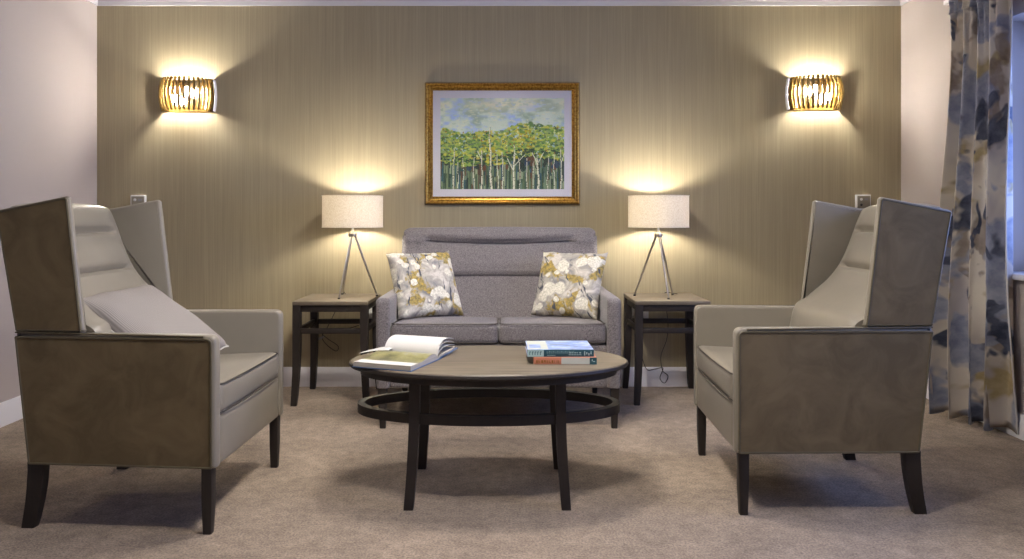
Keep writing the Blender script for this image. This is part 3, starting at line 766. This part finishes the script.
# ------------------------------------------------------------------ framed picture
def painting_mesh(w, h, NXp=200, NYp=148):
    rnd = random.Random(12)
    img = [[None]*NXp for _ in range(NYp)]
    def vn(x, y, s, seed):                                   # value noise
        xi, yi = math.floor(x*s), math.floor(y*s); fx, fy = x*s-xi, y*s-yi
        def hsh(a, b): return (math.sin(a*127.1+b*311.7+seed*74.7)*43758.5453) % 1
        fx = fx*fx*(3-2*fx); fy = fy*fy*(3-2*fy)
        return (hsh(xi, yi)*(1-fx)+hsh(xi+1, yi)*fx)*(1-fy)+(hsh(xi, yi+1)*(1-fx)+hsh(xi+1, yi+1)*fx)*fy
    def put(x, y, c, a=1):
        if 0 <= x < NXp and 0 <= y < NYp:
            o = img[y][x]; img[y][x] = tuple(o[i]*(1-a)+c[i]*a for i in range(3))
    for y in range(NYp):
        for x in range(NXp):
            u, v = x/NXp, y/NYp                                # v down
            if v < .45:
                n = .6*vn(u, v*1.6, 6, 1)+.4*vn(u, v*1.6, 14, 2)
                c = (172+30*n, 188+20*n, 178+26*(n-.3))
                bl = smoothstep(.5, .75, .6*vn(u, v*1.5, 7, 7)+.4*vn(u, v*1.5, 19, 8)); c = tuple(p*(1-bl)+q*bl for p, q in zip(c, (152, 174, 204)))
                gl_ = smoothstep(.45, .25, n) if False else max(0, min(1, (.42-n)/.15)); c = tuple(p*(1-gl_)+q*gl_ for p, q in zip(c, (144, 164, 146)))
                k = max(0, 1-abs(v-.08)*9)*max(0, vn(u, 0, 7, 9)-.3)
                c = tuple(a*(1-k)+b*k for a, b in zip(c, (226, 214, 178)))
            else:
                n = vn(u*4, v*.6, 14, 4)
                c = (70+50*n, 88+52*n, 62+40*n)
            img[y][x] = c
    def dab(cx, cy, rx, ry, c, a=.85):
        for y in range(int(cy-ry-1), int(cy+ry+2)):
            for x in range(int(cx-rx-1), int(cx+rx+2)):
                if ((x-cx)/rx)**2+((y-cy)/ry)**2 <= 1: put(x, y, c, a)
    # trunk zone vertical strokes
    pal = [(34, 58, 58), (28, 44, 40), (40, 76, 92), (110, 128, 92), (150, 164, 128), (78, 98, 66), (60, 82, 60), (92, 60, 40), (96, 120, 100), (44, 66, 44)]
    for _ in range(620):
        x = rnd.randrange(NXp); y0 = rnd.uniform(.52, .9)*NYp; L = rnd.uniform(.06, .3)*NYp; c = rnd.choice(pal); sw = rnd.choice([1, 1, 2, 3])
        for y in range(int(y0), min(NYp, int(y0+L))):
            for k in range(sw): put(x+k, y, c, .8)
    for _ in range(70):
        dab(rnd.uniform(.05, .95)*NXp, rnd.uniform(.60, .76)*NYp, rnd.uniform(2, 5), rnd.uniform(3, 8), rnd.choice([(28, 42, 34), (36, 56, 80), (92, 56, 34), (30, 50, 44)]), .8)
    for _ in range(500): dab(rnd.random()*NXp, rnd.random()*.36*NYp, rnd.uniform(1, 4), rnd.uniform(.8, 1.8), rnd.choice([(190, 202, 190), (160, 178, 160), (168, 184, 206), (206, 204, 176), (176, 192, 170)]), .45)
    # foliage
    top = lambda u: .30+.10*vn(u, 0, 6, 21)-.12*max(0, 1-abs(u-.72)*9)-.10*max(0, 1-abs(u-.62)*10)-.05*max(0, 1-abs(u-.33)*9)-.06*max(0, 1-abs(u-.86)*9)
    gp = [(118, 150, 62), (142, 166, 74), (96, 134, 54), (166, 176, 78), (84, 118, 62), (186, 182, 70), (130, 152, 90), (66, 96, 56)]
    for _ in range(2600):
        u = rnd.random(); v = top(u)+rnd.random()**.8*(.36); c = rnd.choice(gp)
        yel = max(0, 1-abs(u-.42)*6)*.6+max(0, 1-abs(u-.68)*7)*.6
        if rnd.random() < yel*.6: c = rnd.choice([(178, 164, 38), (150, 130, 30), (196, 182, 84)])
        if v > top(u)+.27 and rnd.random() < .4: c = (38, 62, 40)
        dab(u*NXp, v*NYp, rnd.uniform(1.2, 4.2), rnd.uniform(1, 2.6), c, .8)
    for _ in range(200):
        u = rnd.random(); v = top(u)+rnd.random()*.34; dab(u*NXp, v*NYp, rnd.uniform(.8, 1.8), rnd.uniform(.8, 1.6), rnd.choice([(150, 176, 176), (40, 66, 54), (132, 84, 40), (206, 206, 150)]), .8)
    # birch trunks
    for u, tw, ty in ((.10, 3, .55), (.185, 2, .66), (.27, 2, .66), (.33, 3, .58), (.405, 4, .33), (.465, 2, .62), (.50, 3, .60), (.585, 4, .52), (.70, 2, .66), (.785, 4, .60), (.86, 2, .64), (.915, 2, .62), (.97, 3, .56), (.14, 1, .7), (.64, 1, .66), (.745, 1, .7)):
        lean = rnd.uniform(-.012, .012)
        for y in range(int(ty*NYp), NYp):
            k = (y/NYp-ty)/(1-ty); cx = (u+lean*(1-k))*NXp+math.sin(y*.11+u*40)*.7; ww = max(1, int(tw*(.55+.45*k)+.5))
            for q in range(ww):
                c = (214, 212, 190) if q < ww-1 or ww == 1 else (150, 158, 128)
                if rnd.random() < .16: c = (66, 72, 58)
                put(int(cx)+q, y, c, .9)
    for (x0, y0, x1, y1) in ((.595, .74, .68, .62), (.585, .78, .54, .66), (.785, .72, .74, .6), (.79, .70, .83, .60), (.33, .66, .30, .58), (.97, .72, 1.0, .6)):
        for k in range(40): put(int((x0+(x1-x0)*k/39)*NXp), int((y0+(y1-y0)*k/39)*NYp), (206, 206, 184), .85)
    # bmesh grid with colours
    bm = B(); cl = bm.loops.layers.float_color.new('paint')
    vs = [[bm.verts.new((-w/2+w*i/NXp, 0, h/2-h*j/NYp)) for i in range(NXp+1)] for j in range(NYp+1)]
    for j in range(NYp):
        for i in range(NXp):
            f = bm.faces.new((vs[j+1][i], vs[j+1][i+1], vs[j][i+1], vs[j][i]))
            c = srgb(*[max(0, min(255, q*1.14+8)) for q in img[j][i]])
            for lp_ in f.loops: lp_[cl] = (*c, 1)
    return bm
PX = (502.3-VX)/161.3*.993; PZ = H+(VY-143.2)/161.3*.993
pic = thing('framed_picture', 'gold-framed painting of birch trees hanging above the sofa', 'picture', (PX, YB, PZ))
ow, oh = .475, .374
# moulding profile (distance inward from outer edge, protrusion)
MP = [(0, 0), (0, .020), (.004, .030), (.010, .033), (.016, .030), (.020, .024), (.026, .026), (.032, .024), (.037, .016), (.041, .018), (.046, .014), (.046, 0)]
def frame_ring(bm, prof, ow, oh):
    rings = []
    for sx, sz in ((-1, -1), (1, -1), (1, 1), (-1, 1)):
        rings.append([bm.verts.new((sx*(ow-d), -p, sz*(oh-d))) for d, p in prof])
    for i in range(4):
        a, b = rings[i], rings[(i+1) % 4]
        for k in range(len(prof)): bm.faces.new((a[k], b[k], b[(k+1) % len(prof)], a[(k+1) % len(prof)]))
bm = B(); frame_ring(bm, MP, ow, oh); obj('frame', bm, GOLD, pic, 20)
bm = B(); frame_ring(bm, [(-.003, 0), (-.003, .014), (.001, .020), (.001, 0)], ow, oh); obj('dark_frame_edge', bm, GILT2, pic)
iw, ih = .383, .287
bm = B(); frame_ring(bm, [(0, .006), (0, .009), (ow-.044-iw, .009), (ow-.044-iw, .006)], ow-.044, oh-.044); obj('mount', bm, MAT, pic)
bm = painting_mesh(iw*2+.004, ih*2+.004); bmesh.ops.translate(bm, vec=(0, -.0065, 0), verts=bm.verts[:]); o = obj('canvas', bm, PAINTING, pic)
bm = B(); box(bm, -ow+.02, ow-.02, -.004, -.001, -oh+.02, oh-.02); obj('backing_board', bm, DARKWOOD, pic)
bm = B(); box(bm, -ow+.043, ow-.043, -.0125, -.0105, -oh+.043, oh-.043); obj('glazing', bm, GLAZING, pic)

# ------------------------------------------------------------------ coffee table
TX, TY = -.067, 2.885
ct = thing('coffee_table', 'oval dark wood coffee table with a lower ring, in the middle of the carpet', 'coffee table', (TX, TY, 0))
def ell(a, b, n=96):
    a *= .986
    return [(a*math.cos(2*PI*k/n), b*math.sin(2*PI*k/n)) for k in range(n)]
bm = B()
rings = []
for a, b, z in ((.530, .288, .478), (.541, .299, .480), (.543, .301, .484), (.543, .301, .494), (.541, .299, .498), (.537, .295, .500)):
    rings.append([bm.verts.new((x, y, z)) for x, y in ell(a, b)])
for r0, r1 in zip(rings, rings[1:]):
    for k in range(96): bm.faces.new((r0[k], r0[(k+1) % 96], r1[(k+1) % 96], r1[k]))
bm.faces.new(rings[0][::-1]); bm.faces.new(rings[-1])
obj('tabletop', bm, TOPWOOD, ct, 50)
bm = B(); tube(bm, [(x*.9995, y*.9995, .4885) for x, y in ell(.543, .301)], .0075, 6, closed=True)
for v in bm.verts: v.co.z = .4885+(v.co.z-.4885)*1.15
obj('dark_edge_band', bm, DARKWOOD, ct)
def oval_band(name, a, b, th, z0, z1):
    bm = B(); o = ell(a, b); i = ell(a-th, b-th); R4 = []
    for P, z in ((o, z0), (o, z1), (i, z1), (i, z0)): R4.append([bm.verts.new((x, y, z)) for x, y in P])
    for q in range(4):
        r0, r1 = R4[q], R4[(q+1) % 4]
        for k in range(96): bm.faces.new((r0[k], r0[(k+1) % 96], r1[(k+1) % 96], r1[k]))
    bmesh.ops.bevel(bm, geom=[e for e in bm.edges if e.calc_face_angle(0) > R(60)], offset=.003, segments=2, affect='EDGES')
    return obj(name, bm, DARKWOOD, ct)
oval_band('apron', .505, .262, .02, .450, .479)
oval_band('lower_ring', .517, .226, .028, .300, .335)
for sx in (-1, 1):
    for sy in (-1, 1):
        bm = B(); P = []; S = []
        for k in range(13):
            u = k/12; w = max(0, u-.25)/.75
            P.append((sx*(.266+.018*w**1.6), sy*(.183+.032*w**1.6), .478*(1-u))); q = .019-.002*w; S.append((q, q))
        leg_sweep(bm, P, S); obj('leg', bm, DARKWOOD, ct)

# ------------------------------------------------------------------ open book
ob = thing('open_book', 'large open picture book with one page curling up, on the coffee table', 'book', (-.373, 2.8975, .5005), R(-20))
SL = .118
def sheet(bm, prof, x0, x1, th, skew=0, nx=8):
    """thin or thick sheet: prof list of (y,z) extruded over x; th below"""
    top = [[bm.verts.new((x0+(x1-x0)*i/nx+skew*y, y, z)) for i in range(nx+1)] for y, z in prof]
    bot = [[bm.verts.new((x0+(x1-x0)*i/nx+skew*y, y, (z-th) if not callable(th) else th(y, z))) for i in range(nx+1)] for y, z in prof]
    for G in (top, bot):
        for a, b in zip(G, G[1:]):
            for i in range(nx): bm.faces.new((a[i], a[i+1], b[i+1], b[i]))
    n = len(prof)
    for j in range(n-1):
        for i in (0, nx): bm.faces.new((top[j][i], top[j+1][i], bot[j+1][i], bot[j][i]))
    for i in range(nx):
        for j in (0, n-1): bm.faces.new((top[j][i], top[j][i+1], bot[j][i+1], bot[j][i]))
near = [(-.228+.228*k/14, 0) for k in range(15)]
def hz(y):
    v = -y
    return .0175+.013*math.exp(-((v-.055)/.05)**2) - .016*math.exp(-(v/.012)**2)
bm = B(); sheet(bm, [(-.232, .003), (-.12, .003), (-.01, .003), (0, .003), (.015, .004), (.09, .010), (.185, .017)], -SL-.003, SL+.003, .0026); obj('cover', bm, BLUECOVER, ob)
bm = B(); sheet(bm, [(y, hz(y)) for y, _ in near], -SL, SL, lambda y, z: .0032); obj('page_block', bm, EDGES, ob)
bm = B(); sheet(bm, [(y, hz(y)+.001) for y, _ in near], -SL+.001, SL-.001, .0007); obj('printed_page', bm, PHOTO, ob)
bm = B(); sheet(bm, [(-.2275, hz(-.2275)+.0022), (-.215, hz(-.215)+.0018), (-.17, hz(-.17)+.0012)], -SL+.001, SL-.001, .001); obj('page_margin', bm, PAPER, ob)
bm = B(); sheet(bm, [(.002, .010), (.02, .016), (.06, .018), (.11, .020), (.16, .026)], -SL, SL, .008); obj('page_block', bm, EDGES, ob)
def arc(h, tipy, tipz, n=12):
    out = []
    for k in range(n+1):
        u = k/n; p0 = Vector((-.004, .012)); p1 = Vector((.002, h)); p2 = Vector((tipy*.5, h*1.18)); p3 = Vector((tipy, tipz))
        p = p0*(1-u)**3+p1*3*u*(1-u)**2+p2*3*u*u*(1-u)+p3*u**3; out.append((p.x, p.y))
    return out
for h, ty, tz in ((.072, .150, .058), (.060, .155, .044), (.042, .158, .034)):
    bm = B(); sheet(bm, arc(h, ty, tz), -SL+.001, SL-.001, .0012, .0); obj('curling_page', bm, PAPER, ob)
# a leaf drooping to the left end
bm = B(); N = 10; prof = []
A = [bm.verts.new((-SL-.085+.125*i/N, -.050+.010*i/N, .014+.018*math.sin(PI*.5*i/N))) for i in range(N+1)]
Bv = [bm.verts.new((-SL-.085+.125*i/N, -.020+.07*i/N, .015+.022*math.sin(PI*.5*i/N))) for i in range(N+1)]
A2 = [bm.verts.new(v.co-Vector((0, 0, .001))) for v in A]; B2 = [bm.verts.new(v.co-Vector((0, 0, .001))) for v in Bv]
for i in range(N):
    bm.faces.new((A[i], A[i+1], Bv[i+1], Bv[i])); bm.faces.new((A2[i], B2[i], B2[i+1], A2[i+1])); bm.faces.new((A[i], A2[i], A2[i+1], A[i+1])); bm.faces.new((Bv[i], Bv[i+1], B2[i+1], B2[i]))
bm.faces.new((A[0], Bv[0], B2[0], A2[0])); bm.faces.new((A[N], A2[N], B2[N], Bv[N]))
obj('drooping_page', bm, PAPER, ob)

# ------------------------------------------------------------------ closed books
def closed_book(name, w, d, h, loc, rz, covmat, spinemat, label):
    t = thing(name, label, 'book', loc, rz)
    bm = B()
    box(bm, -w/2, w/2, 0, d, 0, .0025, .0006, 1); box(bm, -w/2, w/2, 0, d, h-.0025, h, .0006, 1); obj('cover', bm, covmat, t)
    bm = B(); box(bm, -w/2+.003, w/2-.003, .003, d-.004, .0024, h-.0024); obj('page_block', bm, EDGES, t)
    bm = B(); box(bm, -w/2, w/2, -.002, .002, 0, h, .001, 2); sp = obj('spine', bm, spinemat, t)
    return t, sp
# lower: orange, cream, teal spine
lb, sp = closed_book('closed_book', .236, .165, .0265, (.2215, 2.776, .5), R(-1), ORANGE, ORANGE, 'thinner book with an orange and cream spine, lower in the stack on the coffee table')
bm = B(); box(bm, -.014, .096, -.0026, -.0018, .001, .0255); obj('cream_spine_band', bm, CREAM, sp)
bm = B(); box(bm, .092, .1182, -.0028, -.0018, .0005, .026); obj('teal_spine_tip', bm, TEAL, sp)
rnd = random.Random(3)
bm = B()
x = -.108
while x < -.024:                                       # title lettering
    w_ = rnd.choice([.005, .006, .007]); 
    box(bm, x, x+.0018, -.0030, -.0019, .006, .0155)
    if rnd.random() < .7: box(bm, x, x+w_, -.0030, -.0019, rnd.choice([.006, .0137, .010]), rnd.choice([.0155, .0155, .0125]) if False else .0079 if rnd.random() < .3 else .0155)
    if rnd.random() < .6: box(bm, x+w_-.0018, x+w_, -.0030, -.0019, .006, .0155)
    x += w_+.0035
obj('spine_lettering', bm, OCHRE, sp)
bm = B(); box(bm, .100, .103, -.0032, -.0027, .012, .019); box(bm, .105, .112, -.0032, -.0027, .010, .013); obj('spine_emblem', bm, PALEPRINT, sp)
tb, sp = closed_book('closed_book', .250, .200, .0265, (.206, 2.785, .5268), R(1), JACKET, TEAL, 'thicker blue illustrated book with a teal spine, topmost of the stack on the coffee table')
bm = B(); box(bm, -.1245, -.064, -.0026, -.0018, .001, .0255); obj('pale_spine_band', bm, PALEPRINT, sp)
bm = B()
for x in (-.118, -.108, -.098, -.088, -.078): 
    box(bm, x, x+.0024, -.0031, -.0024, .007, .020); box(bm, x, x+.0062, -.0031, -.0024, .0175, .020)
obj('spine_lettering', bm, TEAL, sp)
bm = B()
for i in range(14):
    x = -.052+i*.0075; box(bm, x, x+.0014, -.0028, -.0018, .012, .021); 
    if i % 2: box(bm, x, x+.004, -.0028, -.0018, .0195, .021)
box(bm, -.052, -.02, -.0028, -.0018, .005, .0065); 
for i in range(8):
    x = .03+i*.0062; box(bm, x, x+.004, -.0028, -.0018, .006, .009); box(bm, x+.006*(i % 3 == 0), x+.003, -.0028, -.0018, .013, .017)
for i in range(4): box(bm, .088+i*.008, .092+i*.008, -.0028, -.0018, .005+.004*(i % 2), .020-.003*(i % 3))
obj('spine_lettering', bm, PALEPRINT, sp)
bm = B()
box(bm, -.121, -.045, .012, .19, .0264, .0268); obj('pale_cover_panel', bm, CREAM, tb)
bm = B(); box(bm, -.115, -.072, .04, .11, .0267, .0270); obj('cover_print', bm, JACKET, tb)

# ------------------------------------------------------------------ curtain
def curtain():
    t = thing('curtain', 'floor-length watercolour patterned curtain beside the window on the right wall', 'curtain', (2.36, 3.75, 0))
    NU, NV = 200, 60
    zt, zb = 2.125, .022
    def P(u, z):
        k = (zt-z)/(zt-zb)                         # 0 top .. 1 bottom
        y = 3.975-.45*u
        spread = smoothstep(0, 1, k)
        x = (2.395-.12*spread)*(1-u)+(2.385+.002*spread)*u
        # folds, tight at the heading, wide at the hem
        folds = 4.3
        ph = 2*PI*folds*(u+.03*math.sin(3*k))+.6
        amp = (.024+.022*k)*(1+.35*math.sin(2.1*u*PI+.5))
        s = math.sin(ph); 
        w = amp*(s*(1.25-.25*s*s))
        tight = math.exp(-k*9)
        w += .013*tight*math.sin(2*PI*13*u)
        w += .006*math.sin(2*PI*9.3*u+5*k)*(1-tight)
        yy = y+.022*math.cos(ph)*k+.01*k*(u-.5)
        zz = z+(.012*math.sin(ph+.8)*smoothstep(.9, 1, k))
        return Vector((min(x+w, 2.425), yy, zz))
    bm = B(); uvl = bm.loops.layers.uv.new('UVMap'); G = []
    for j in range(NV+1):
        z = zt+(zb-zt)*j/NV
        G.append([bm.verts.new(P(i/NU, z)-Vector((2.36, 3.75, 0))) for i in range(NU+1)])
    for j in range(NV):
        for i in range(NU):
            f = bm.faces.new((G[j][i], G[j][i+1], G[j+1][i+1], G[j+1][i]))
            for lp_, (a, b) in zip(f.loops, ((i, j), (i+1, j), (i+1, j+1), (i, j+1))): lp_[uvl].uv = (a/NU*1.15, (1-b/NV)*2.1)
    o = obj('drape', bm, CURTAIN, t, 180)
    md = o.modifiers.new('thickness', 'SOLIDIFY'); md.thickness = .002
    # gathered heading
    bm = B(); uvl = bm.loops.layers.uv.new('UVMap'); G = []
    for j in range(7):
        z = zt+.075*j/6-.004
        row = []
        for i in range(NU+1):
            u = i/NU; b = P(u, zt); q = math.sin(PI*min(1, j/5))
            row.append(bm.verts.new((b.x-2.36+.012*math.sin(2*PI*22*u)*(.4+.6*abs(j-3)/3), b.y-3.75, z)))
        G.append(row)
    for j in range(6):
        for i in range(NU):
            f = bm.faces.new((G[j][i], G[j][i+1], G[j+1][i+1], G[j+1][i]))
            for lp_, (a, b) in zip(f.loops, ((i, j), (i+1, j), (i+1, j+1), (i, j+1))): lp_[uvl].uv = (a/NU*1.15, 2.1+b/80)
    o = obj('gathered_heading', bm, CURTAIN, t, 180)
    md = o.modifiers.new('thickness', 'SOLIDIFY'); md.thickness = .002
    bm = B(); tube(bm, spline([(P(1, z)+Vector((.002, -.003, 0)))-Vector((2.36, 3.75, 0)) for z in [zt-(zt-zb)*k/14 for k in range(15)]], 3), .004, 6); obj('pale_light_rim', bm, PAPER, t)  # pale strip stands in for daylight leaking round the curtain edge
    return t
curtain()
bm = B(); box(bm, 2.375, 2.405, .75, 4.02, 2.198, 2.222, .003)
ctk = tag(obj('curtain_track', bm, WHITE), 'white curtain track above the window', 'curtain track')
for y in (.9, 2.3, 3.9):
    bm = B(); box(bm, 2.40, XR+.002, y-.012, y+.012, 2.20, 2.22); obj('bracket', bm, WHITE, ctk)

# ------------------------------------------------------------------ ceiling lights (three bulbs each, under added bell shades)
def ceiling_light(loc, rz, label):
    t = thing('ceiling_light', label, 'ceiling light', loc, rz, 'three-armed ceiling lights')
    bm = B(); lathe(bm, [(.055, 0), (.055, -.012), (.045, -.025), (.012, -.028), (.010, -.10), (.004, -.104)], n=32); obj('ceiling_rose', bm, BRASS, t)
    for k in range(3):
        a = 2*PI*k/3; d = Vector((math.cos(a), math.sin(a), 0))
        bm = B(); tube(bm, spline([Vector((0, 0, -.09)), d*.06+Vector((0, 0, -.115)), d*.115+Vector((0, 0, -.085)), d*.13+Vector((0, 0, -.10))], 5), .006, 8); ar = obj('arm', bm, BRASS, t)
        bm = B(); c = d*.13+Vector((0, 0, -.155))
        lathe(bm, [(.006, .037)]+[(.038*math.sin(PI*q/10), .038*math.cos(PI*q/10)) for q in range(1, 10)]+[(.004, -.038)], tuple(c), 14); obj('bulb', bm, E_CEIL, ar)
        bm = B(); sp_ = [(.012, .056), (.020, .054), (.046, .040), (.066, .012), (.080, -.020), (.088, -.046)]
        lathe(bm, sp_+[(q-.003, z-.002) for q, z in sp_[::-1]]+[sp_[0]], tuple(c), 28, caps=False); obj('added_light_shield', bm, WHITE, ar)  # opaque bell added round the bulb so its light goes down only
    return t
ceiling_light((-.05, 2.95, ZC), R(30), 'brass ceiling light with three lit bulbs under added bell shades above the coffee table')
ceiling_light((-.05, 1.85, ZC), R(90), 'brass ceiling light with three lit bulbs under added bell shades nearer the camera')

# ------------------------------------------------------------------ daylight
w = bpy.data.worlds.new('world'); scn.world = w; w.use_nodes = True
bg = w.node_tree.nodes['Background']; bg.inputs['Color'].default_value = (.28, .43, 1, 1); bg.inputs['Strength'].default_value = K_SKY
pl = bpy.data.lights.new('window_portal', 'AREA'); pl.shape = 'RECTANGLE'; pl.size = WY1-WY0; pl.size_y = WZ1-WZ0
po = bpy.data.objects.new('window_portal', pl); col.objects.link(po)
po.location = (XR+.29, (WY0+WY1)/2, (WZ0+WZ1)/2); po.rotation_euler = (0, R(90), 0); pl.size, pl.size_y = WZ1-WZ0, WY1-WY0
try: pl.cycles.is_portal = True
except Exception: pass

# ------------------------------------------------------------------ view
vs = scn.view_settings
scn.display_settings.display_device = 'sRGB'
vs.view_transform = 'Standard'; vs.look = 'None'; vs.gamma = 1; vs.use_curve_mapping = False
vs.exposure = 0
